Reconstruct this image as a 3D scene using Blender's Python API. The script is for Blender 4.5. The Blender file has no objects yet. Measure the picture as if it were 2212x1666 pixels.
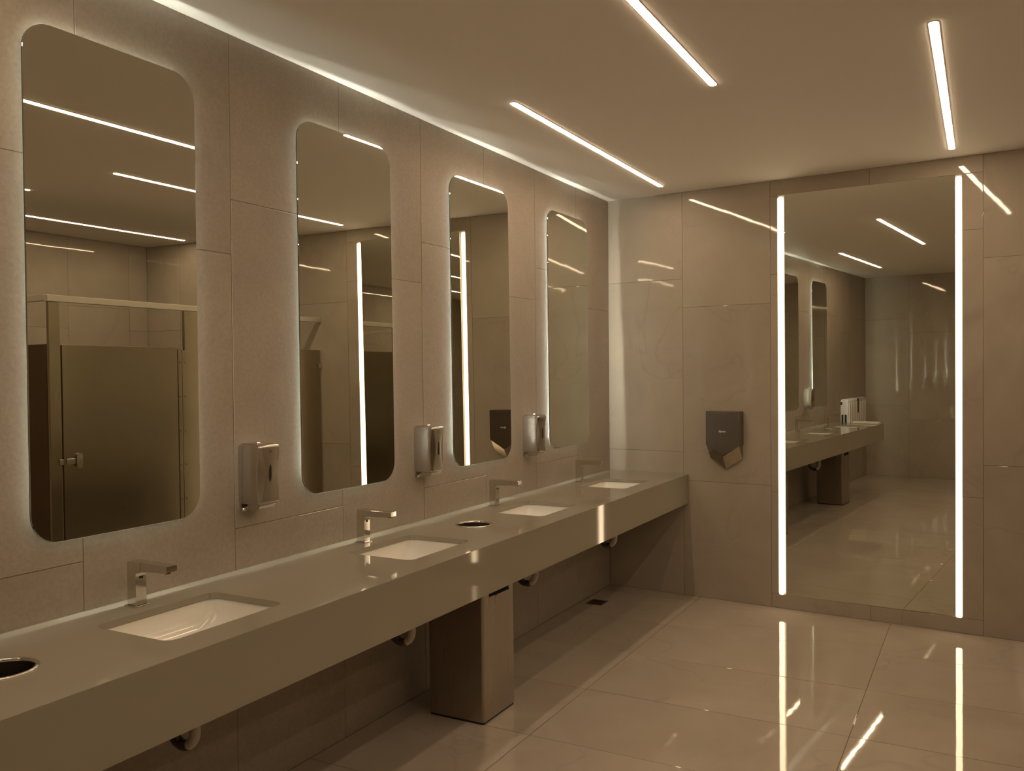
import bpy, bmesh, math, random
from mathutils import Vector, Matrix
random.seed(7)
S = bpy.context.scene
COL = S.collection
# ------------------------------------------------------------------ camera, exposure, world
W_PX, H_PX, F_PX = 2212, 1666, 1869.69
YAW, PITCH, ROLL = 0.4992, -0.0149, -0.0091
CAM = Vector((2.4201, -5.9281, 1.5692))
cam_data = bpy.data.cameras.new('camera')
cam_data.sensor_fit = 'HORIZONTAL'; cam_data.sensor_width = 36.0
cam_data.lens = F_PX / W_PX * 36.0
cam_data.clip_start = 0.05; cam_data.clip_end = 60
cam = bpy.data.objects.new('camera', cam_data); COL.objects.link(cam)
cy, sy, cp, sp = math.cos(YAW), math.sin(YAW), math.cos(PITCH), math.sin(PITCH)
Fv = Vector((-sy*cp, cy*cp, sp)); Rv = Vector((cy, sy, 0)); Uv = Rv.cross(Fv)
c_, s_ = math.cos(ROLL), math.sin(ROLL)
R2 = c_*Rv + s_*Uv; U2 = -s_*Rv + c_*Uv
M = Matrix((R2, U2, -Fv)).transposed().to_4x4(); M.translation = CAM
cam.matrix_world = M
S.camera = cam
S.view_settings.view_transform = 'Standard'; S.view_settings.look = 'None'
S.view_settings.gamma = 1.0; S.view_settings.use_curve_mapping = False
S.view_settings.exposure = 0.0
world = bpy.data.worlds.new('world'); S.world = world; world.use_nodes = True
world.node_tree.nodes['Background'].inputs[0].default_value = (0, 0, 0, 1)
world.node_tree.nodes['Background'].inputs[1].default_value = 0.0
LAMP = 42.0                      # radiance of the ceiling diffusers
LAMP_COL = (1.0, 0.74, 0.49)
STRIP = 7.0                     # radiance of the strips beside the tall mirror
STRIP_COL = (1.0, 0.74, 0.47)
LED = 240.0                       # radiance of the strips behind the wall mirrors
LED_COL = (0.99, 1.0, 0.85)

# ------------------------------------------------------------------ room numbers
H = 2.8154; OM = -0.0752; X_R = 4.65; Y_N = -7.5
WC, HC, HB = 0.6093, 0.85, 0.6472
Y_C_END = -5.85
SP = 1.1282; Y0 = -4.1095          # spacing of the basins, centre of the nearest basin in view
def far_y(x): return x*math.tan(OM)

# ------------------------------------------------------------------ materials
def new_mat(name):
    m = bpy.data.materials.new(name); m.use_nodes = True
    return m, m.node_tree, m.node_tree.nodes['Principled BSDF']
def node(nt, t, **kw):
    n = nt.nodes.new(t)
    for k, v in kw.items(): setattr(n, k, v)
    return n
def plain(name, col, rough=.5, metal=0, coat=0, spec=.5):
    m, nt, b = new_mat(name)
    b.inputs['Base Color'].default_value = (*col, 1); b.inputs['Roughness'].default_value = rough
    b.inputs['Metallic'].default_value = metal; b.inputs['Coat Weight'].default_value = coat
    b.inputs['Specular IOR Level'].default_value = spec
    n = node(nt, 'ShaderNodeTexNoise'); n.inputs['Scale'].default_value = 35
    tc = node(nt, 'ShaderNodeTexCoord'); nt.links.new(tc.outputs['Object'], n.inputs['Vector'])
    mr = node(nt, 'ShaderNodeMapRange'); mr.inputs['To Min'].default_value = max(rough*.98, 0); mr.inputs['To Max'].default_value = min(1, rough*1.02)
    nt.links.new(n.outputs['Fac'], mr.inputs['Value']); nt.links.new(mr.outputs['Result'], b.inputs['Roughness'])
    return m
def emit(name, col, strength):
    m, nt, b = new_mat(name)
    b.inputs['Base Color'].default_value = (.8, .8, .8, 1)
    b.inputs['Emission Color'].default_value = (*col, 1); b.inputs['Emission Strength'].default_value = strength
    return m
def mirror_mat(name, col=(.78, .785, .705)):
    m, nt, b = new_mat(name)
    b.inputs['Base Color'].default_value = (*col, 1); b.inputs['Metallic'].default_value = 1; b.inputs['Roughness'].default_value = 0.0
    return m
def tile_coords(nt):
    tc = node(nt, 'ShaderNodeTexCoord'); at = node(nt, 'ShaderNodeAttribute', attribute_name='rnd')
    sc = node(nt, 'ShaderNodeVectorMath', operation='SCALE'); sc.inputs['Scale'].default_value = 37.0
    nt.links.new(at.outputs['Vector'], sc.inputs[0])
    ad = node(nt, 'ShaderNodeVectorMath', operation='ADD')
    nt.links.new(tc.outputs['Object'], ad.inputs[0]); nt.links.new(sc.outputs[0], ad.inputs[1])
    return ad.outputs[0], at
def stone_tile(name, c1, c2, vein, rough, wave_scale, wave_dist, speck=0.0, spec=.5):
    m, nt, b = new_mat(name); L = nt.links
    co, at = tile_coords(nt)
    n1 = node(nt, 'ShaderNodeTexNoise'); n1.inputs['Scale'].default_value = 1.6; n1.inputs['Detail'].default_value = 7; n1.inputs['Roughness'].default_value = .62
    n1.inputs['Distortion'].default_value = .8
    L.new(co, n1.inputs['Vector'])
    r1 = node(nt, 'ShaderNodeValToRGB'); r1.color_ramp.elements[0].position = .32; r1.color_ramp.elements[1].position = .7
    r1.color_ramp.elements[0].color = (*c1, 1); r1.color_ramp.elements[1].color = (*c2, 1)
    L.new(n1.outputs['Fac'], r1.inputs['Fac'])
    # thin veins: a noise level line
    n2 = node(nt, 'ShaderNodeTexNoise'); n2.inputs['Scale'].default_value = .8; n2.inputs['Detail'].default_value = 4; n2.inputs['Distortion'].default_value = .6
    L.new(co, n2.inputs['Vector'])
    s1 = node(nt, 'ShaderNodeMath', operation='SUBTRACT'); s1.inputs[1].default_value = .5
    a1 = node(nt, 'ShaderNodeMath', operation='ABSOLUTE')
    L.new(n2.outputs['Fac'], s1.inputs[0]); L.new(s1.outputs[0], a1.inputs[0])
    mr = node(nt, 'ShaderNodeMapRange'); mr.inputs['From Min'].default_value = 0; mr.inputs['From Max'].default_value = .006
    mr.inputs['To Min'].default_value = vein; mr.inputs['To Max'].default_value = 0
    L.new(a1.outputs[0], mr.inputs['Value'])
    mx = node(nt, 'ShaderNodeMix', data_type='RGBA'); mx.inputs['B'].default_value = (c1[0]*.45, c1[1]*.42, c1[2]*.38, 1)
    L.new(mr.outputs['Result'], mx.inputs['Factor']); L.new(r1.outputs['Color'], mx.inputs['A'])
    col = mx.outputs['Result']
    # each tile a shade of its own
    hv = node(nt, 'ShaderNodeMapRange'); hv.inputs['To Min'].default_value = .95; hv.inputs['To Max'].default_value = 1.04
    L.new(at.outputs['Fac'], hv.inputs['Value'])
    ml = node(nt, 'ShaderNodeVectorMath', operation='SCALE'); L.new(col, ml.inputs[0]); L.new(hv.outputs['Result'], ml.inputs['Scale'])
    col = ml.outputs[0]
    if speck:
        n3 = node(nt, 'ShaderNodeTexNoise'); n3.inputs['Scale'].default_value = 75; n3.inputs['Detail'].default_value = 3; n3.inputs['Roughness'].default_value = .7
        L.new(co, n3.inputs['Vector'])
        m3 = node(nt, 'ShaderNodeMapRange'); m3.inputs['From Min'].default_value = .3; m3.inputs['From Max'].default_value = .7
        m3.inputs['To Min'].default_value = 1-speck; m3.inputs['To Max'].default_value = 1+speck
        L.new(n3.outputs['Fac'], m3.inputs['Value'])
        m4 = node(nt, 'ShaderNodeVectorMath', operation='SCALE'); L.new(col, m4.inputs[0]); L.new(m3.outputs['Result'], m4.inputs['Scale'])
        col = m4.outputs[0]
        v = node(nt, 'ShaderNodeTexVoronoi'); v.inputs['Scale'].default_value = 30; L.new(co, v.inputs['Vector'])
        m5 = node(nt, 'ShaderNodeMapRange'); m5.inputs['From Min'].default_value = .03; m5.inputs['From Max'].default_value = .07
        m5.inputs['To Min'].default_value = .80; m5.inputs['To Max'].default_value = 1
        L.new(v.outputs['Distance'], m5.inputs['Value'])
        m6 = node(nt, 'ShaderNodeVectorMath', operation='SCALE'); L.new(col, m6.inputs[0]); L.new(m5.outputs['Result'], m6.inputs['Scale'])
        col = m6.outputs[0]
    L.new(col, b.inputs['Base Color'])
    b.inputs['Roughness'].default_value = rough; b.inputs['Specular IOR Level'].default_value = spec
    n4 = node(nt, 'ShaderNodeTexNoise'); n4.inputs['Scale'].default_value = wave_scale; n4.inputs['Detail'].default_value = 2.2 if not speck else 6
    L.new(co, n4.inputs['Vector'])
    bp = node(nt, 'ShaderNodeBump'); bp.inputs['Strength'].default_value = 1; bp.inputs['Distance'].default_value = wave_dist
    L.new(n4.outputs['Fac'], bp.inputs['Height']); L.new(bp.outputs['Normal'], b.inputs['Normal'])
    return m
def brushed(name, col, rough=.28, axis=2, amount=.0004):
    m, nt, b = new_mat(name); L = nt.links
    b.inputs['Base Color'].default_value = (*col, 1); b.inputs['Metallic'].default_value = 1
    tc = node(nt, 'ShaderNodeTexCoord'); mp = node(nt, 'ShaderNodeMapping')
    sc = [220, 220, 220]; sc[axis] = 3
    mp.inputs['Scale'].default_value = sc
    n = node(nt, 'ShaderNodeTexNoise'); n.inputs['Scale'].default_value = 1; n.inputs['Detail'].default_value = 4
    L.new(tc.outputs['Object'], mp.inputs['Vector']); L.new(mp.outputs['Vector'], n.inputs['Vector'])
    mr = node(nt, 'ShaderNodeMapRange'); mr.inputs['To Min'].default_value = rough*.75; mr.inputs['To Max'].default_value = rough*1.25
    L.new(n.outputs['Fac'], mr.inputs['Value']); L.new(mr.outputs['Result'], b.inputs['Roughness'])
    bp = node(nt, 'ShaderNodeBump'); bp.inputs['Strength'].default_value = .25; bp.inputs['Distance'].default_value = amount
    L.new(n.outputs['Fac'], bp.inputs['Height']); L.new(bp.outputs['Normal'], b.inputs['Normal'])
    return m
MAT = dict(
    ceiling=plain('painted_plaster', (.87, .84, .79), .75),
    wall_matt=stone_tile('matt_limestone_tile', (.352, .302, .245), (.408, .35, .288), .05, .55, 55, .0005, speck=.08, spec=.3),
    wall_gloss=stone_tile('polished_marble_tile', (.41, .36, .295), (.48, .425, .35), .12, .035, 5.5, .0005),
    floor=stone_tile('polished_floor_tile', (.455, .395, .33), (.525, .46, .39), .12, .03, 4.5, .0003),
    grout=plain('grout', (.20, .165, .125), .85),
    grout_floor=plain('floor_grout', (.15, .115, .08), .85),
    counter=plain('quartz_worktop', (.32, .29, .228), .045),
    ceramic=plain('white_ceramic', (.88, .86, .80), .03),
    chrome=plain('chrome', (.72, .70, .66), .07, 1),
    chrome_dark=plain('dark_chrome', (.20, .19, .18), .22, 1),
    steel=plain('satin_steel', (.58, .545, .49), .20, 1),
    steel_dark=brushed('dark_brushed_steel', (.30, .265, .225), .30),
    steel_bin=brushed('bin_steel', (.40, .35, .295), .30, amount=.00001),
    nickel=plain('sprayed_nickel', (.225, .20, .175), .27, 1),
    nozzle_metal=plain('nozzle_metal', (.42, .37, .29), .25, 1),
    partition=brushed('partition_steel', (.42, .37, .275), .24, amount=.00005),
    partition_shade=brushed('partition_shade_steel', (.16, .115, .08), .4),  # side panel's partition steel, darkened: the dim room it reflects put into the colour
    rail=plain('satin_aluminium', (.62, .58, .50), .45, .6),
    black=plain('black_plastic', (.012, .011, .010), .45),
    hole=plain('dark_void', (.004, .004, .004), .9),
    white_plastic=plain('white_plastic', (.74, .73, .70), .38),
    pipe_white=plain('pale_plastic_pipe', (.58, .53, .43), .35),
    towel=plain('white_cloth', (.80, .78, .74), .9),
    glass_mirror=mirror_mat('mirror_glass'),
    glass_edge=plain('mirror_edge', (.035, .05, .04), .12, .3),
    box=plain('mirror_back_box', (.55, .55, .52), .5),
    lamp=emit('ceiling_diffuser', LAMP_COL, LAMP),
    strip=emit('strip_diffuser', STRIP_COL, STRIP),
    led=emit('mirror_led', LED_COL, LED),
    logo=plain('logo_print', (.62, .58, .52), .4),
    trim=plain('light_trim', (.70, .67, .60), .4),
)

# ------------------------------------------------------------------ mesh helpers
def mesh_obj(name, bm, mat, parent=None, smooth=False, angle=35):
    bmesh.ops.recalc_face_normals(bm, faces=bm.faces[:])
    me = bpy.data.meshes.new(name); bm.to_mesh(me); bm.free()
    mats = mat if isinstance(mat, (list, tuple)) else [mat]
    for x in mats: me.materials.append(MAT[x])
    if smooth:
        for p in me.polygons: p.use_smooth = True
        try: me.set_sharp_from_angle(angle=math.radians(angle))
        except Exception: pass
    o = bpy.data.objects.new(name, me); COL.objects.link(o)
    if parent is not None: o.parent = parent
    return o
def thing(name, label, cat, loc=(0, 0, 0), rotz=0, group=None):
    o = bpy.data.objects.new(name, None); COL.objects.link(o)
    o.location = loc; o.rotation_euler = (0, 0, rotz); o.empty_display_size = .05
    tag(o, label, cat, group); return o
def tag(o, label, cat, group=None):
    o['label'] = label; o['category'] = cat
    if group: o['group'] = group
    return o
def box(bm, x0, x1, y0, y1, z0, z1, mi=0, bev=0, seg=2):
    vs = [bm.verts.new((x, y, z)) for x in (x0, x1) for y in (y0, y1) for z in (z0, z1)]
    fs = []
    for q in ((0, 1, 3, 2), (4, 6, 7, 5), (0, 4, 5, 1), (2, 3, 7, 6), (0, 2, 6, 4), (1, 5, 7, 3)):
        f = bm.faces.new([vs[i] for i in q]); f.material_index = mi; fs.append(f)
    if bev:
        es = list({e for f in fs for e in f.edges})
        bmesh.ops.recalc_face_normals(bm, faces=fs)
        bmesh.ops.bevel(bm, geom=es, offset=bev, segments=seg, profile=.5, affect='EDGES')
    return fs
def prism(bm, pts, axis, a, b, mi=0):
    """closed outline pts (2-D) extruded along axis from a to b"""
    def P(p, t):
        return {0: (t, p[0], p[1]), 1: (p[0], t, p[1]), 2: (p[0], p[1], t)}[axis]
    A = [bm.verts.new(P(p, a)) for p in pts]; B = [bm.verts.new(P(p, b)) for p in pts]
    n = len(pts); fs = [bm.faces.new(A[::-1]), bm.faces.new(B)]
    for i in range(n): fs.append(bm.faces.new((A[i], A[(i+1) % n], B[(i+1) % n], B[i])))
    for f in fs: f.material_index = mi
    return fs
def rrect(x0, x1, y0, y1, r, n=8):
    out = []
    for cx, cy_, a0 in ((x1-r, y1-r, 0), (x0+r, y1-r, 90), (x0+r, y0+r, 180), (x1-r, y0+r, 270)):
        for i in range(n+1):
            a = math.radians(a0+90*i/n); out.append((cx+r*math.cos(a), cy_+r*math.sin(a)))
    return out
def loft(bm, rings, close=True, cap0=False, cap1=False, mi=0):
    V = [[bm.verts.new(p) for p in r] for r in rings]
    for a, b in zip(V, V[1:]):
        n = len(a)
        for i in range(n if close else n-1):
            f = bm.faces.new((a[i], a[(i+1) % n], b[(i+1) % n], b[i])); f.material_index = mi
    if cap0: bm.faces.new(V[0][::-1]).material_index = mi
    if cap1: bm.faces.new(V[-1]).material_index = mi
    return V
def lathe(bm, prof, cx, cy_, n=40, mi=0, cap0=False, cap1=False):
    return loft(bm, [[(cx+r*math.cos(2*math.pi*i/n), cy_+r*math.sin(2*math.pi*i/n), z) for i in range(n)] for r, z in prof], mi=mi, cap0=cap0, cap1=cap1)
def tube(bm, path, rad, n=16, mi=0, caps=True):
    path = [Vector(p) for p in path]; rings = []
    up = None
    for i, p in enumerate(path):
        d = (path[min(i+1, len(path)-1)]-path[max(i-1, 0)]).normalized()
        if up is None: up = Vector((0, 1, 0)) if abs(d.y) < .9 else Vector((1, 0, 0))
        a = d.cross(up).normalized(); b = a.cross(d).normalized(); up = b
        r = rad[i] if isinstance(rad, (list, tuple)) else rad
        rings.append([p+r*(math.cos(2*math.pi*k/n)*a+math.sin(2*math.pi*k/n)*b) for k in range(n)])
    loft(bm, rings, cap0=caps, cap1=caps, mi=mi)
def arc(cx, cz, r, a0, a1, n, y=0.0):
    return [(cx+r*math.cos(math.radians(a0+(a1-a0)*i/n)), y, cz+r*math.sin(math.radians(a0+(a1-a0)*i/n))) for i in range(n+1)]
def copy_tree(o, parent=None):
    c = o.copy(); COL.objects.link(c)
    c.parent = parent
    for ch in [k for k in bpy.data.objects if k.parent == o]: copy_tree(ch, c)
    return c

# ------------------------------------------------------------------ tiled walls
P = 0.612
def tiles_mesh(rects, gap=.0013, depth=.002, wob=.0004):
    """rects in (u, v); returns bmesh with tile fronts at n=0 (u->x, v->z, n->y) and sides; attribute rnd"""
    bm = bmesh.new(); lay = bm.verts.layers.float_color.new('rnd')
    for (u0, u1, v0, v1) in rects:
        r = (random.random(), random.random(), random.random(), 1)
        a = [random.uniform(-wob, wob) for _ in range(2)]
        q = [(u0+gap, v0+gap), (u1-gap, v0+gap), (u1-gap, v1-gap), (u0+gap, v1-gap)]
        um, vm = (u0+u1)/2, (v0+v1)/2
        fr, bk = [], []
        e = .0012
        for (u, v) in q:
            n = a[0]*(u-um)/max(u1-u0, .1)*2+a[1]*(v-vm)/max(v1-v0, .1)*2
            uu = u+(e if u < um else -e); vv = v+(e if v < vm else -e)
            w = bm.verts.new((uu, n, vv)); w[lay] = r; fr.append(w)
            w = bm.verts.new((u, n+.0006, v)); w[lay] = r; bk.append(w)
        bm.faces.new(fr)
        for i in range(4): bm.faces.new((fr[i], bk[i], bk[(i+1) % 4], fr[(i+1) % 4]))
    return bm
def grid_rects(length, first, zA, zB, parity, start=0.0, vmax=None):
    """columns of tiles along u; joints at first + k*P"""
    vmax = vmax or H; us = [start]; k = 0
    while first+k*P < length-.02:
        if first+k*P > start+.02: us.append(first+k*P)
        k += 1
    us.append(length); out = []
    for u0, u1 in zip(us, us[1:]):
        kk = math.floor(((u0+u1)/2-first)/P)
        zs = (zA if (kk+parity) % 2 == 0 else zB)
        vs = [0.0]+zs+[vmax]
        out += [(u0, u1, a, b) for a, b in zip(vs, vs[1:])]
    return out
ZA, ZB = [.806, 2.012], [1.003, 2.212]
def wall(name, rects, mat, matrix, backing, thick=.1):
    bm = tiles_mesh(rects); nf = len(bm.faces)
    for f in bm.faces: f.material_index = 0
    for (u0, u1, v0, v1) in backing: box(bm, u0, u1, .0012, thick, v0, v1, mi=1)
    me = bpy.data.meshes.new(name)
    bm.normal_update()
    bm.to_mesh(me); bm.free()
    me.materials.append(MAT[mat]); me.materials.append(MAT['grout'])
    o = bpy.data.objects.new(name, me); COL.objects.link(o); o.matrix_world = matrix
    o['kind'] = 'structure'; return o
# local frame: x along the wall, -y into the room, z up
def frame(origin, ang): return Matrix.Translation(origin) @ Matrix.Rotation(ang, 4, 'Z')
# left wall: u = -y ... its local x runs towards +y, so rotate by +90 deg
# local (u, n, v) -> world: x = -n, y = Y_N + u
LU = -Y_N
left_rects = [(LU-b, LU-a, c, d) for (a, b, c, d) in grid_rects(LU, .568, ZB, ZA, 0)]
wall('wall_left', left_rects, 'wall_matt', frame((0, Y_N, 0), math.pi/2), [(-.1, LU+.1, -.05, H+.05)])
# far wall with the opening of the tall mirror
OP = (1.236, 2.3135, .0925, 2.7125)
far_len = X_R/math.cos(OM)
fr_ = [r for r in grid_rects(far_len, .575, ZA, ZB, 0) if not (r[0] > 1.1 and r[1] < 2.5)]
u1, u2, u3 = .575+P, 1.803, 2.424
fr_ = [((u3 if abs(a-(.575+3*P)) < .02 else a), b, c, d) for a, b, c, d in fr_]
fr_ += [(u1, OP[0], 0, OP[2]), (OP[0], u2, 0, OP[2]), (u2, u3, 0, OP[2])]
fr_[-3:] = [(u1, u2, 0, OP[2]), (u2, u3, 0, OP[2])]
fr_ += [(u1, u2, OP[3], H), (u2, u3, OP[3], H)]
for a, b in zip([OP[2], .765, 2.20], [.765, 2.20, OP[3]]): fr_.append((u1, OP[0], a, b))
for a, b in zip([OP[2], .81, 2.382], [.81, 2.382, OP[3]]): fr_.append((OP[1], u3, a, b))
FARM = frame((0, 0, 0), OM)
wall('wall_far', fr_, 'wall_gloss', FARM,
     [(-.1, OP[0], -.05, H+.05), (OP[1], far_len+.1, -.05, H+.05), (OP[0], OP[1], -.05, OP[2]), (OP[0], OP[1], OP[3], H+.05), (OP[0], OP[1], OP[2], OP[3])][:4])
# right wall
wall('wall_right', grid_rects(abs(Y_N)-.35, .20, ZA, ZB, 1), 'wall_gloss', frame((X_R, far_y(X_R), 0), -math.pi/2), [(-.1, 7.3, -.05, H+.05)])
# near wall (behind the camera, seen in the mirrors)
near_rects = [(X_R-b, X_R-a, c, d) for a, b, c, d in grid_rects(X_R, .575, ZA, ZB, 0)]
wall('wall_near', near_rects, 'wall_gloss', frame((X_R, Y_N, 0), math.pi), [(-.1, X_R+.1, -.05, H+.05)])
# floor and ceiling
def floor_build():
    rects = []
    xs = [0, .692, 1.913, 3.134, 4.355, X_R+.02]
    ys = [.35]+[-.175-.6135*k for k in range(0, 13)]
    for a, b in zip(xs, xs[1:]):
        for c, d in zip(ys, ys[1:]): rects.append((a, b, d, c))
    bm = tiles_mesh(rects, gap=.0015, wob=.0003)
    for f in bm.faces: f.material_index = 0
    for v in bm.verts: v.co = Vector((v.co.x, v.co.z, -v.co.y))
    # trim to the skewed far wall
    n = Vector((-math.sin(OM), math.cos(OM), 0))
    bmesh.ops.bisect_plane(bm, geom=bm.verts[:]+bm.edges[:]+bm.faces[:], plane_co=(0, .003, 0), plane_no=n, clear_outer=True)
    bmesh.ops.recalc_face_normals(bm, faces=bm.faces[:])
    for f in bm.faces:
        if f.normal.z < -.2: f.normal_flip()
    box(bm, -.05, X_R+.05, Y_N-.05, .05, -.06, -.0012, mi=1)
    me = bpy.data.meshes.new('floor'); bm.to_mesh(me); bm.free()
    me.materials.append(MAT['floor']); me.materials.append(MAT['grout_floor'])
    o = bpy.data.objects.new('floor', me); COL.objects.link(o); o['kind'] = 'structure'
floor_build()
bm = bmesh.new(); box(bm, -.05, X_R+.05, Y_N-.05, .05, H, H+.06)
o = mesh_obj('ceiling', bm, 'ceiling'); o['kind'] = 'structure'

# ------------------------------------------------------------------ ceiling lights
def ceiling_light(x, y0, y1, label):
    t = thing('linear_ceiling_light', label, 'ceiling light', (x, (y0+y1)/2, H), group='linear ceiling lights')
    h = (y1-y0)/2
    bm = bmesh.new(); pts = rrect(-.0155, .0155, -h, h, .0150, 6)
    prism(bm, pts, 2, -.004, .0); mesh_obj('diffuser', bm, 'lamp', t)
    bm = bmesh.new()
    o_, i_ = rrect(-.0180, .0180, -h-.0025, h+.0025, .0175, 6), rrect(-.0157, .0157, -h-.0002, h+.0002, .0152, 6)
    loft(bm, [[(p[0], p[1], 0) for p in o_], [(p[0], p[1], -.0025) for p in o_], [(p[0], p[1], -.0025) for p in i_], [(p[0], p[1], 0) for p in i_]])
    mesh_obj('trim', bm, 'trim', t)
for x, a, b, lab in [
    (.513, -2.405, -.302, 'linear white ceiling light nearest the mirror wall, running to the far wall'),
    (1.387, -4.12, -2.172, 'linear white ceiling light cut by the top edge of the photo'),
    (2.262, -2.46, -.405, 'linear white ceiling light above the right side of the tall mirror'),
    (.513, -6.16, -4.28, 'linear white ceiling light over the near end of the worktop, seen in the tall mirror'),
    (3.14, -4.36, -2.44, 'linear white ceiling light whose tip shows in the nearest wall mirror'),
    (4.01, -2.40, -.45, 'linear white ceiling light above the toilet cubicle, seen in the nearest wall mirror'),
    (4.01, -6.16, -4.28, 'linear white ceiling light by the right wall near the room entrance'),
    (2.262, -6.16, -4.28, 'linear white ceiling light over the middle of the near floor')]:
    ceiling_light(x, a, b, lab)

# ------------------------------------------------------------------ backlit wall mirrors
MZ0, MZ1, G = 1.0798, 2.6011, .0177
MW = .6117
def wall_mirror(i):
    yc = Y0+SP*i
    tilt = {0: (-.0030, .0022), 1: (-.0106, .0060), 2: (-.0073, .0065)}.get(i, (-.006, .005))
    lab = {-1: 'backlit mirror with rounded corners behind the camera, seen only in the tall mirror',
           0: 'backlit mirror with rounded corners nearest the camera, showing the cubicle door',
           1: 'backlit rounded mirror showing the tall mirror and one bright strip, second from the camera',
           2: 'backlit rounded mirror with the hand dryer reflected in it',
           3: 'backlit rounded mirror nearest the far corner, showing only plain tiles'}[i]
    t = thing('wall_mirror', lab, 'mirror', (0, yc, MZ0), group='backlit mirrors over the worktop')
    h = MZ1-MZ0; r = .088
    c = bpy.data.objects.new
    bm = bmesh.new()
    pts = rrect(-MW/2, MW/2, -h/2, h/2, r, 14)
    e = .0015
    inn = rrect(-MW/2+e, MW/2-e, -h/2+e, h/2-e, r-e, 14)
    A = [bm.verts.new((-.005, p[0], p[1])) for p in pts]; B = [bm.verts.new((-.0012, p[0], p[1])) for p in pts]; C2 = [bm.verts.new((0, p[0], p[1])) for p in inn]
    n = len(pts)
    f = bm.faces.new(C2); f.material_index = 0
    f = bm.faces.new(A[::-1]); f.material_index = 1
    for k in range(n):
        f = bm.faces.new((A[k], A[(k+1) % n], B[(k+1) % n], B[k])); f.material_index = 1
        f = bm.faces.new((B[k], B[(k+1) % n], C2[(k+1) % n], C2[k])); f.material_index = 0
    g = mesh_obj('glass', bm, ['glass_mirror', 'glass_edge'], t)
    g.location = (G, 0, h/2); g.rotation_euler = (0, -tilt[1], tilt[0])
    # back box and the light strip around it
    a, b0, b1 = .056, -h/2+.072, h/2-.036
    bm = bmesh.new(); box(bm, 0, .0085, -MW/2+a, MW/2-a, b0, b1)
    o = mesh_obj('back_box', bm, 'box', t); o.location = (0, 0, h/2)
    bm = bmesh.new()
    w = .003
    y0, y1 = -MW/2+a-w, MW/2-a+w
    box(bm, .0008, .0034, y0, y0+w-.0002, b0, b1); box(bm, .0008, .0034, y1-w+.0002, y1, b0, b1)
    box(bm, .0008, .0034, y0+w, y1-w, b0-w, b0-.0002); box(bm, .0008, .0034, y0+w, y1-w, b1+.0002, b1+w)
    o = mesh_obj('light_strip', bm, 'led', t); o.location = (0, 0, h/2)
for i in (0, 1, 2, 3, -1): wall_mirror(i)

# ------------------------------------------------------------------ tall mirror in the far wall
t = thing('tall_mirror', 'tall rectangular mirror set in the far wall between two vertical light strips', 'mirror')
t.matrix_world = FARM @ Matrix.Translation((1.78, 0, OP[2]))
hh = OP[3]-OP[2]
bm = bmesh.new(); box(bm, -.4985, .4985, 0, .005, 0, hh)
g = mesh_obj('glass', bm, 'glass_mirror', t)
g.rotation_euler = (.0038, 0, .0129); g.location = (0, .0095-.003, 0)
bm = bmesh.new()
box(bm, OP[0]-1.78, OP[1]-1.78, .030, .034, 0, hh)
mesh_obj('back_panel', bm, 'box', t)
for sgn, s, w_ in ((-1, 1.2530, .0165), (1, 2.2962, .0170)):
    bm = bmesh.new()
    prism(bm, rrect(s-1.78-w_, s-1.78+w_, -.002, hh-.012, .012, 5), 1, -.001, .006)
    mesh_obj('light_strip', bm, 'strip', t)

# ------------------------------------------------------------------ worktop
def worktop():
    bm = bmesh.new()
    y_f = lambda x: far_y(x)-.0005
    outer = [(.001, Y_C_END), (WC, Y_C_END), (WC, y_f(WC)), (.001, y_f(.001))]
    loops = [outer]
    for k in range(-1, 4):
        yc = Y0+SP*k; loops.append(rrect(.168, .486, yc-.222, yc+.222, .035, 6)[::-1])
    for yc in (Y0-SP/2, Y0+SP*1.5):
        loops.append([(.293+.079*math.cos(-2*math.pi*i/40), yc+.079*math.sin(-2*math.pi*i/40)) for i in range(40)])
    edges = []; LV = []
    for lp in loops:
        vs = [bm.verts.new((p[0], p[1], HC)) for p in lp]; LV.append(vs)
        for a, b in zip(vs, vs[1:]+vs[:1]): edges.append(bm.edges.new((a, b)))
    bmesh.ops.triangle_fill(bm, use_beauty=True, use_dissolve=False, edges=edges)
    bmesh.ops.recalc_face_normals(bm, faces=bm.faces[:])
    for f in bm.faces:
        if f.normal.z < 0: f.normal_flip()
    # sides of the holes and of the slab
    T = .020
    for j, vs in enumerate(LV):
        n = len(vs); low = [bm.verts.new((v.co.x, v.co.y, HC-(T if j else HC-HB))) for v in vs]
        for i in range(n):
            bm.faces.new((vs[i], vs[(i+1) % n], low[(i+1) % n], low[i]))
        if j == 0:
            x0, x1, ya, yb = .0005, WC-.02, Y_C_END+.02, 0
            inn = [bm.verts.new(p) for p in ((.0005, Y_C_END+.02, HB), (WC-.02, Y_C_END+.02, HB), (WC-.02, y_f(WC-.02), HB))]
            bm.faces.new((low[0], low[1], inn[1], inn[0])); bm.faces.new((low[1], low[2], inn[2], inn[1]))
            up = [bm.verts.new((v.co.x, v.co.y, HC-T)) for v in inn]
            bm.faces.new((inn[0], inn[1], up[1], up[0])); bm.faces.new((inn[1], inn[2], up[2], up[1]))
    # soften the front edge
    es = [e for e in bm.edges if all(abs(v.co.x-WC) < 1e-4 and abs(v.co.z-HC) < 1e-4 for v in e.verts)]
    bmesh.ops.bevel(bm, geom=es, offset=.0012, segments=2, profile=.5, affect='EDGES')
    o = mesh_obj('worktop', bm, 'counter')
    tag(o, 'long greige quartz worktop with deep front apron along the mirror wall', 'worktop')
worktop()

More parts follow.
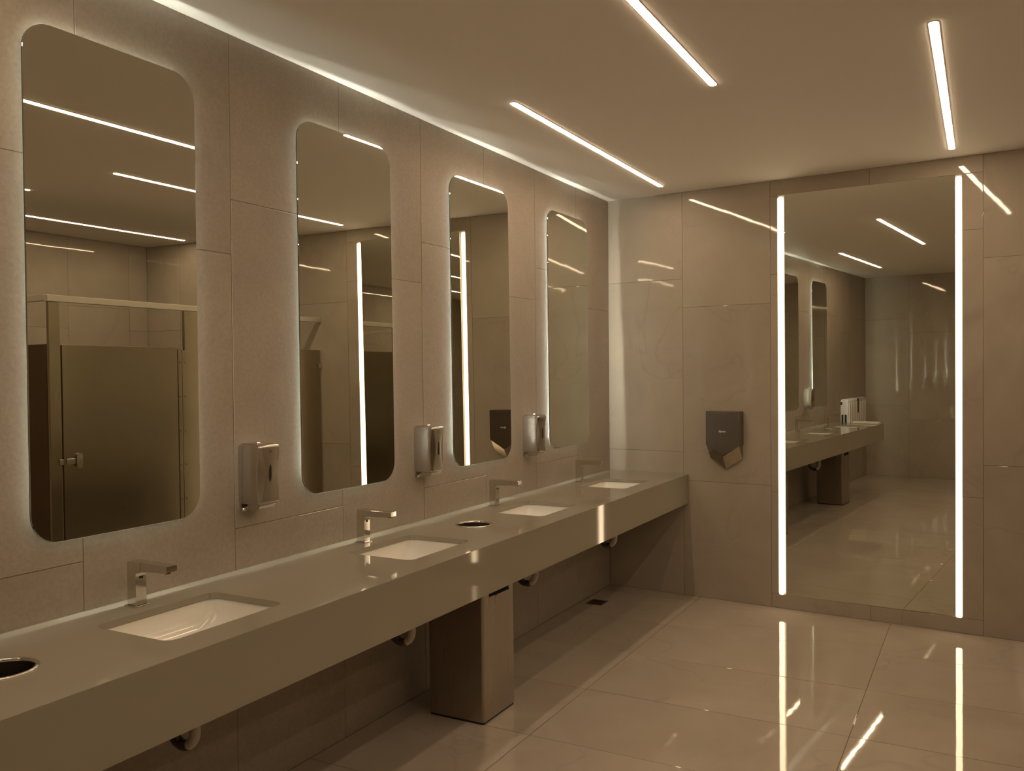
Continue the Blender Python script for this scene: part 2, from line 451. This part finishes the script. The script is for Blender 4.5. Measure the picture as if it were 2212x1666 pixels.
# basins
def basin(i):
    yc = Y0+SP*i
    lab = {-1: 'white undermount basin behind the camera, seen only in the tall mirror',
           0: 'white undermount basin nearest the camera in the worktop',
           1: 'white undermount basin below the second mirror from the camera',
           2: 'white undermount basin beyond the round waste hole, third from the camera',
           3: 'white undermount basin at the far wall end of the worktop'}[i]
    t = thing('basin', lab, 'sink', (.327, yc, HC-.02), group='basins in the worktop')
    bm = bmesh.new()
    rings = []
    def rg(z, ins, r):
        x0, x1, y0, y1 = -.159+ins, .159-ins, -.222+ins*1.25, .222-ins*1.25
        rings.append([(p[0], p[1], z) for p in rrect(x0, x1, y0, y1, min(r, (x1-x0)/2-.001), 8)])
    rg(-.0004, -.022, .05); rg(-.0004, -.004, .036)
    for k in range(19):
        a = math.pi/2*k/18
        rg(-.004-.122*math.sin(a)**.85, -.003+.128*(1-math.cos(a)), .036+.03*k/18*(1-k/18)*2)
    V = loft(bm, rings); bm.faces.new(V[-1])
    mesh_obj('bowl', bm, 'ceramic', t, smooth=True, angle=75)
    bm = bmesh.new(); lathe(bm, [(.0, -.1255), (.010, -.1250), (.020, -.1250), (.024, -.1265), (.024, -.1285)], 0, 0, 24)
    mesh_obj('drain_fitting', bm, 'chrome', t, smooth=True)
    return t
for i in range(-1, 4): basin(i)

# faucets
def faucet(lab):
    t = thing('faucet', lab, 'tap', group='chrome taps')
    bm = bmesh.new()
    # side outline (x, z) of post and spout, extruded in y
    pts = [(.0, .004), (.0, .1385), (.002, .1405), (.178, .1405), (.1795, .139), (.1795, .1205), (.165, .1165), (.060, .1115), (.046, .110), (.0415, .105), (.040, .095), (.040, .004)]
    fs = prism(bm, pts, 1, -.020, .020)
    es = [e for e in bm.edges if abs(e.verts[0].co.y-e.verts[1].co.y) < 1e-6]
    bmesh.ops.recalc_face_normals(bm, faces=bm.faces[:])
    bmesh.ops.bevel(bm, geom=es, offset=.0012, segments=2, profile=.5, affect='EDGES')
    mesh_obj('body', bm, 'chrome', t)
    bm = bmesh.new(); box(bm, -.006, .047, -.027, .027, 0, .004, bev=.001); mesh_obj('base_plate', bm, 'chrome', t)
    bm = bmesh.new(); lathe(bm, [(0, .112), (.008, .112), (.0095, .114), (.0095, .122)], .160, 0, 20, cap0=False)
    mesh_obj('aerator', bm, 'chrome_dark', t, smooth=True)
    bm = bmesh.new(); box(bm, .0395, .0405, -.007, .007, .087, .095, bev=.0003); mesh_obj('sensor_window', bm, 'black', t)
    return t
f0 = faucet('square chrome tap at the basin nearest the camera')
labs = {1: 'square chrome tap at the basin below the second mirror', 2: 'square chrome tap beyond the round waste hole',
        3: 'square chrome tap at the far wall end of the worktop', -1: 'square chrome tap behind the camera, seen only in the tall mirror'}
for i in (0, 1, 2, 3, -1):
    o = f0 if i == 0 else copy_tree(f0)
    o.location = (.067, Y0-.009+SP*i, HC)
    if i: o['label'] = labs[i]

# traps under the basins
def trap(lab):
    t = thing('drain_trap', lab, 'drain pipe', group='drain traps under the worktop')
    # origin at the wall, z relative to the floor
    bm = bmesh.new(); tube(bm, [(.328, 0, .690), (.328, 0, .60), (.328, 0, .50)]+arc(.276, .495, .052, -6, -66, 8), .0165, 18)
    tube(bm, [(.328, 0, .640), (.328, 0, .618)], .0235, 18)
    mesh_obj('tailpiece', bm, 'pipe_white', t, smooth=True)
    bm = bmesh.new()
    path = arc(.276, .495, .052, -62, -180, 12)+[(.224, 0, .53)]
    tube(bm, path, .017, 18); tube(bm, [(.224, 0, .512), (.224, 0, .540)], .0225, 18)
    mesh_obj('trap_bend', bm, 'chrome_dark', t, smooth=True)
    bm = bmesh.new(); tube(bm, [(.224, 0, .535)]+arc(.184, .560, .040, 0, 90, 8)+[(.002, 0, .600)], .0165, 18)
    mesh_obj('wall_arm', bm, 'chrome_dark', t, smooth=True)
    bm = bmesh.new(); tube(bm, [(.001, 0, .60), (.006, 0, .60), (.014, 0, .60)], [.040, .038, .022], 24); mesh_obj('wall_flange', bm, 'chrome', t, smooth=True)
    return t
labs = {0: 'curved drain trap under the basin nearest the camera', 1: 'curved drain trap just left of the steel waste bin',
        2: 'curved drain trap just right of the steel waste bin', 3: 'curved drain trap under the basin at the far wall',
        -1: 'curved drain trap seen in the tall mirror, left of the near bin'}
t0 = trap(labs[0])
for i in (0, 1, 2, 3, -1):
    o = t0 if i == 0 else copy_tree(t0)
    o.location = (0, Y0+SP*i, 0); o['label'] = labs[i]

# waste chutes
def chute(lab):
    t = thing('waste_chute', lab, 'waste hole', group='round waste holes in the worktop')
    bm = bmesh.new()
    lathe(bm, [(.088, .0002), (.0880, .0014), (.0855, .0036), (.0815, .0040), (.0775, .0028), (.0757, -.002), (.0757, -.012)], 0, 0, 56)
    mesh_obj('rim', bm, 'chrome', t, smooth=True, angle=60)
    bm = bmesh.new()
    lathe(bm, [(.0752, -.004), (.0752, -.21)], 0, 0, 48); lathe(bm, [(.0765, -.21), (.0765, -.004)], 0, 0, 48)
    mesh_obj('tube', bm, 'steel_dark', t, smooth=True)
    return t
c0 = chute('round chrome-rimmed waste hole between the second and third basins')
c0.location = (.293, Y0+SP*1.5, HC)
c1 = copy_tree(c0); c1.location = (.293, Y0-SP/2, HC); c1['label'] = 'round chrome-rimmed waste hole cut by the left edge of the photo'

# waste bins
def waste_bin(lab):
    t = thing('waste_bin', lab, 'bin', group='steel waste bins under the worktop')
    bm = bmesh.new(); ht = .612; a = .146
    rings = []
    o_ = rrect(-a, a, -a, a, .012, 5)
    for z in (.010, ht): rings.append([(p[0], p[1], z) for p in o_])
    i_ = rrect(-a+.003, a-.003, -a+.003, a-.003, .010, 5)
    rings.append([(p[0], p[1], ht) for p in i_]); rings.append([(p[0], p[1], .02) for p in i_])
    V = loft(bm, rings); bm.faces.new(V[0][::-1]); bm.faces.new(V[-1])
    mesh_obj('body', bm, 'steel_bin', t, smooth=True, angle=40)
    bm = bmesh.new(); V = loft(bm, [[(p[0]*.985, p[1]*.985, z) for p in o_] for z in (0, .0098)], cap0=True, cap1=True); mesh_obj('plinth', bm, 'black', t)
    bm = bmesh.new()
    box(bm, a, a+.0015, -.088, .092, .560, .586, bev=.0004)
    mesh_obj('handle_slot', bm, 'hole', t)
    bm = bmesh.new()
    box(bm, a, a+.006, -.030, .090, .5535, .5600, bev=.001)
    box(bm, a+.0002, a+.0012, -.036, -.0345, .520, .560)
    mesh_obj('handle_lip', bm, 'steel_bin', t)
    return t
b0 = waste_bin('brushed steel waste bin standing on the floor under the worktop')
b0.location = (.3205, -2.490, 0)
b1 = copy_tree(b0); b1.location = (.3205, Y0-SP/2, 0); b1['label'] = 'brushed steel bin under the near worktop end, seen only in the tall mirror'

# ------------------------------------------------------------------ soap dispensers
def soap(lab):
    """origin on the wall at the middle of the body; +x out of the wall"""
    t = thing('soap_dispenser', lab, 'soap dispenser', group='wall soap dispensers')
    w, zt, zb, D = .0535, 1.313, 1.093, .108
    bm = bmesh.new(); rings = []
    us = [0, .008, .02, .04]+[.07+.05*k for k in range(18)]+[.94, .955, .968, .98, .989, .996, 1.0]
    for u in us:
        z = zb+(zt-zb)*u
        q = math.sin(math.pi*u)
        top = min(1, max(0, (u-.94)/.06)); bot = min(1, max(0, (.04-u)/.04))
        e = .012*(1-math.sqrt(max(0, 1-top**2)))+.006*(1-math.sqrt(max(0, 1-bot**2)))
        xf = D-.005*(1-u)-e
        ww = w-e
        ch = .0045+.024*q**1.4
        cd = .003+.0085*q
        bul = .0015*q
        rings.append([(.0, -ww-bul, z), (xf-cd-.004, -ww-bul, z), (xf-cd, -ww-bul+.002, z), (xf-.0015, -ww+ch, z), (xf, -ww+ch+.003, z), (xf+.001, 0, z),
                      (xf, ww-ch-.003, z), (xf-.0015, ww-ch, z), (xf-cd, ww+bul-.002, z), (xf-cd-.004, ww+bul, z), (.0, ww+bul, z)])
    V = loft(bm, rings, cap0=True, cap1=True)
    mesh_obj('cover', bm, 'steel', t, smooth=True, angle=22)
    bm = bmesh.new(); prism(bm, [(-w+.002, 1.066), (w-.002, 1.066), (w-.002, 1.300), (-w+.002, 1.300)], 0, .0005, .010); mesh_obj('back_plate', bm, 'steel', t)
    # window: a vertical lens
    bm = bmesh.new(); pts = []
    for k in range(13): a = -1+2*k/12; pts.append((.0042*(1-a*a), 1.207+.031*a))
    for k in range(11, 0, -1): a = -1+2*k/12; pts.append((-.0042*(1-a*a), 1.207+.031*a))
    prism(bm, pts, 0, D-.006, D+.0012); mesh_obj('level_window', bm, 'black', t)
    # top plate with lock
    bm = bmesh.new(); box(bm, .006, .082, -w+.012, w-.012, zt-.0005, zt+.0035, bev=.001)
    mesh_obj('hinge_plate', bm, 'steel', t)
    bm = bmesh.new(); lathe(bm, [(.0, .0095), (.005, .009), (.0085, .0065), (.0095, .003)], .048, 0, 20)
    o = mesh_obj('lock', bm, 'chrome', t, smooth=True); o.location = (0, 0, zt)
    # push lever
    bm = bmesh.new()
    prof = [(.024, 1.076), (.032, 1.069), (.062, 1.070), (.084, 1.076), (.092, 1.088), (.090, 1.094), (.034, 1.094), (.026, 1.084)]
    prism(bm, prof, 1, -.040, .040)
    bmesh.ops.recalc_face_normals(bm, faces=bm.faces[:]); bmesh.ops.bevel(bm, geom=bm.edges[:], offset=.0015, segments=2, affect='EDGES')
    mesh_obj('push_lever', bm, 'steel', t, smooth=True)
    bm = bmesh.new(); bmesh.ops.create_uvsphere(bm, u_segments=16, v_segments=10, radius=.0075); o = mesh_obj('screw_knob', bm, 'chrome', t, smooth=True); o.location = (.016, -w+.008, 1.072)
    # printed leaf mark: an arch over a bar
    bm = bmesh.new(); box(bm, D-.0135, D+.0016-.0005, -.0075, .0075, 1.2835, 1.2855)
    n = 10
    out = [(.0062*math.cos(math.pi*k/n), 1.2872+.0058*math.sin(math.pi*k/n)) for k in range(n+1)]
    inn = [(.0042*math.cos(math.pi*k/n), 1.2872+.0036*math.sin(math.pi*k/n)) for k in range(n, -1, -1)]
    prism(bm, out+inn, 0, D-.0135, D+.0011); mesh_obj('printed_mark', bm, 'black', t)
    return t
s0 = soap('steel soap dispenser between the two nearest wall mirrors')
labs = {1: 'steel soap dispenser between the second and third mirrors from the camera', 2: 'steel soap dispenser left of the mirror nearest the far corner',
        -1: 'steel soap dispenser behind the camera, seen in the tall mirror'}
for i in (0, 1, 2, -1):
    o = s0 if i == 0 else copy_tree(s0)
    o.location = (0, -3.5545+1.1235*i, 0)
    if i: o['label'] = labs[i]

# ------------------------------------------------------------------ hand dryer on the far wall
def dryer():
    t = thing('hand_dryer', 'dark nickel wedge-shaped hand dryer on the far wall', 'hand dryer')
    t.matrix_world = FARM @ Matrix.Translation((.889, 0, 0))
    w, d = .1155, .098
    zt, za, zb = 1.2950, 1.0665, .9960        # front plate: top, shoulder, point
    za2, zb2 = .975, .904                      # nozzle: shoulder, point at the wall
    bm = bmesh.new()
    prism(bm, [(-w, zt), (-w, za), (0, zb), (w, za), (w, zt)], 1, -d, -.001)
    bmesh.ops.recalc_face_normals(bm, faces=bm.faces[:]); bmesh.ops.bevel(bm, geom=bm.edges[:], offset=.0035, segments=3, affect='EDGES')
    mesh_obj('housing', bm, 'nickel', t, smooth=True, angle=40)
    bm = bmesh.new(); g = .0035
    wi = w-.004
    ring1 = [(-wi, -d+.010, za-g+.002), (0, -d+.010, zb-g-.001), (wi, -d+.010, za-g+.002)]
    ring2 = [(-wi, -.022, za2), (0, -.022, zb2), (wi, -.022, za2)]
    ring3 = [(-wi, -.001, za2+.010), (0, -.001, zb2+.010), (wi, -.001, za2+.010)]
    up1 = [(wi, -d+.010, za+.01), (-wi, -d+.010, za+.01)]
    A = [bm.verts.new(p) for p in ring1]; B = [bm.verts.new(p) for p in ring2]; C2 = [bm.verts.new(p) for p in ring3]
    for X, Y in ((A, B), (B, C2)):
        for i in range(2): bm.faces.new((X[i], X[i+1], Y[i+1], Y[i]))
    # cheeks
    for i in (0, 2):
        x = ring1[i][0]
        q = [bm.verts.new((x, -.001, za))]
        bm.faces.new((A[i], B[i], C2[i], q[0]))
    mesh_obj('nozzle', bm, 'nozzle_metal', t)
    bm = bmesh.new()
    for sgn in (-1, 1):
        a = [(sgn*wi*.97, -d+.0125, za-g), (sgn*.003, -d+.0125, zb-g-.002)]
    loft(bm, [[(-wi, -d+.0035, za+.001), (0, -d+.0035, zb+.001), (wi, -d+.0035, za+.001)], [(-wi, -d+.010, za-g+.002), (0, -d+.010, zb-g-.001), (wi, -d+.010, za-g+.002)]], close=False)
    mesh_obj('air_slot', bm, 'hole', t)
    cu = bpy.data.curves.new('logo', 'FONT'); cu.body = 'dyson'; cu.size = .021; cu.align_x = 'CENTER'; cu.extrude = .0003; cu.offset = .0004
    cu.space_character = .93
    tmp = bpy.data.objects.new('logo_tmp', cu); COL.objects.link(tmp)
    bpy.context.view_layer.update()
    me = bpy.data.meshes.new_from_object(tmp.evaluated_get(bpy.context.evaluated_depsgraph_get()))
    bpy.data.objects.remove(tmp)
    me.materials.clear(); me.materials.append(MAT['logo'])
    o = bpy.data.objects.new('logo', me); COL.objects.link(o); o.parent = t
    o.rotation_euler = (math.pi/2, 0, 0); o.location = (.000, -d-.0004, 1.1560)
    o.scale = (1.06, 1, 1)
dryer()

# ------------------------------------------------------------------ floor drain
bm = bmesh.new(); box(bm, -.058, .058, -.062, .062, .0003, .0035, bev=.0006)
t = thing('floor_drain', 'small dark square floor drain by the wall under the worktop', 'drain', (.107, -.508, 0))
mesh_obj('plate', bm, 'steel_dark', t)
bm = bmesh.new()
for k in range(6): box(bm, -.046, .046, -.048+k*.0175, -.040+k*.0175, .0036, .0042)
mesh_obj('slots', bm, 'hole', t)

# ------------------------------------------------------------------ toilet cubicle (seen in the wall mirrors)
XF = 2.712; YS = -2.60
yF = far_y(XF)
cub = thing('toilet_cubicle', 'steel toilet cubicle in the far right corner, seen in the wall mirrors', 'toilet cubicle', (XF, YS, 0))
def cpart(name, mat, boxes, bev=.002):
    bm = bmesh.new()
    for b in boxes: box(bm, *b, bev=bev)
    return mesh_obj(name, bm, mat, cub)
L_ = yF-YS
cpart('head_rail', 'rail', [(-.016, .020, -.020, L_-.004, 2.050, 2.090), (.022, X_R-XF-.003, -.018, .018, 2.055, 2.095)])
p1 = cpart('pilaster', 'partition', [(-.012, .012, -.012, .062, .10, 2.049)])
p2 = cpart('pilaster', 'partition', [(-.012, .012, 1.018, 1.190, .10, 2.049)])
cpart('pilaster_foot', 'chrome', [(-.016, .016, -.014, .064, .0, .10)])
cpart('pilaster_foot', 'chrome', [(-.016, .016, 1.03, 1.18, .0, .10)])
cpart('side_panel', 'partition_shade', [(.016, X_R-XF-.010, -.012, .012, .30, 1.785)])
cpart('wall_panel', 'partition', [(-.012, .012, 1.198, L_-.020, .30, 1.810)])
d1 = cpart('door', 'partition', [(-.012, .012, .072, .985, .30, 1.782)])
def dpart(name, mat, boxes, bev=.001):
    bm = bmesh.new()
    for b in boxes: box(bm, *b, bev=bev)
    o = mesh_obj(name, bm, mat, d1); return o
dpart('hinge', 'partition', [(-.017, -.012, .955, .985, .30, 1.765), (-.0165, -.012, .990, 1.016, .30, 1.765)])
for k in range(6):
    for yy in (.962, 1.006):
        bm = bmesh.new()
        m_ = Matrix.Translation((-.0172, yy+.006, .45+k*.245)) @ Matrix.Rotation(math.pi/2, 4, 'Y')
        bmesh.ops.create_cone(bm, cap_ends=True, segments=10, radius1=.004, radius2=.003, depth=.004, matrix=m_)
        mesh_obj('rivet', bm, 'chrome_dark', d1, smooth=True)
bm = bmesh.new()
prism(bm, rrect(.150, .190, .995, 1.095, .019, 8), 0, -.030, -.0125)
mesh_obj('latch_knob', bm, 'chrome', d1, smooth=True)
dpart('latch_bolt', 'chrome', [(-.019, -.0125, .088, .148, 1.028, 1.062), (-.020, -.0125, .040, .066, 1.028, 1.062)])
for z_ in (1.655, .42): cpart('wall_bracket', 'chrome', [(-.022, -.012, L_-.05, L_-.004, z_, z_+.04)])

# ------------------------------------------------------------------ things seen only in the tall mirror
bt = thing('changing_station', 'folded white baby changing station on the mirror wall, seen in the tall mirror', 'changing table', (0, -6.655, .62))
bm = bmesh.new(); n = 9
rings = []
for yv, sx in ((-.455, .0), (-.445, .012), (.0, .016), (.445, .012), (.455, 0)):
    rings.append([(p[0]+(sx if p[0] > .05 else 0), yv, p[1]) for p in rrect(.001, .085, 0, .515, .03, 6)])
loft(bm, rings, cap0=True, cap1=True)
mesh_obj('folded_shell', bm, 'white_plastic', bt, smooth=True, angle=50)
bm = bmesh.new()
for k in range(8):
    y = -.40+k*.114
    box(bm, .097, .107, y-.030, y+.030, .04, .47, bev=.004)
mesh_obj('ribs', bm, 'white_plastic', bt, smooth=True)
bm = bmesh.new(); box(bm, .100, .112, -.020, .022, .32, .512, bev=.004); mesh_obj('handle_strap', bm, 'black', bt)
for b_ in ((.012, .035, .4545, .4600, .20, .31), (.052, .076, .4545, .4600, .20, .31), (.0, .022, .4545, .4610, .440, .475)):
    bm = bmesh.new(); box(bm, *b_); mesh_obj('side_slot', bm, 'black', bt)
bm = bmesh.new(); box(bm, -.16, .16, -.055, .055, 0, .016, bev=.006, seg=3); box(bm, -.15, .155, -.050, .048, .0161, .026, bev=.004, seg=3)
o = mesh_obj('folded_towel', bm, 'towel', smooth=True); o.location = (.425, -5.755, HC+.0005); o.rotation_euler = (0, 0, .03)
tag(o, 'thin white folded cloth on the near end of the worktop, seen in the tall mirror', 'towel')
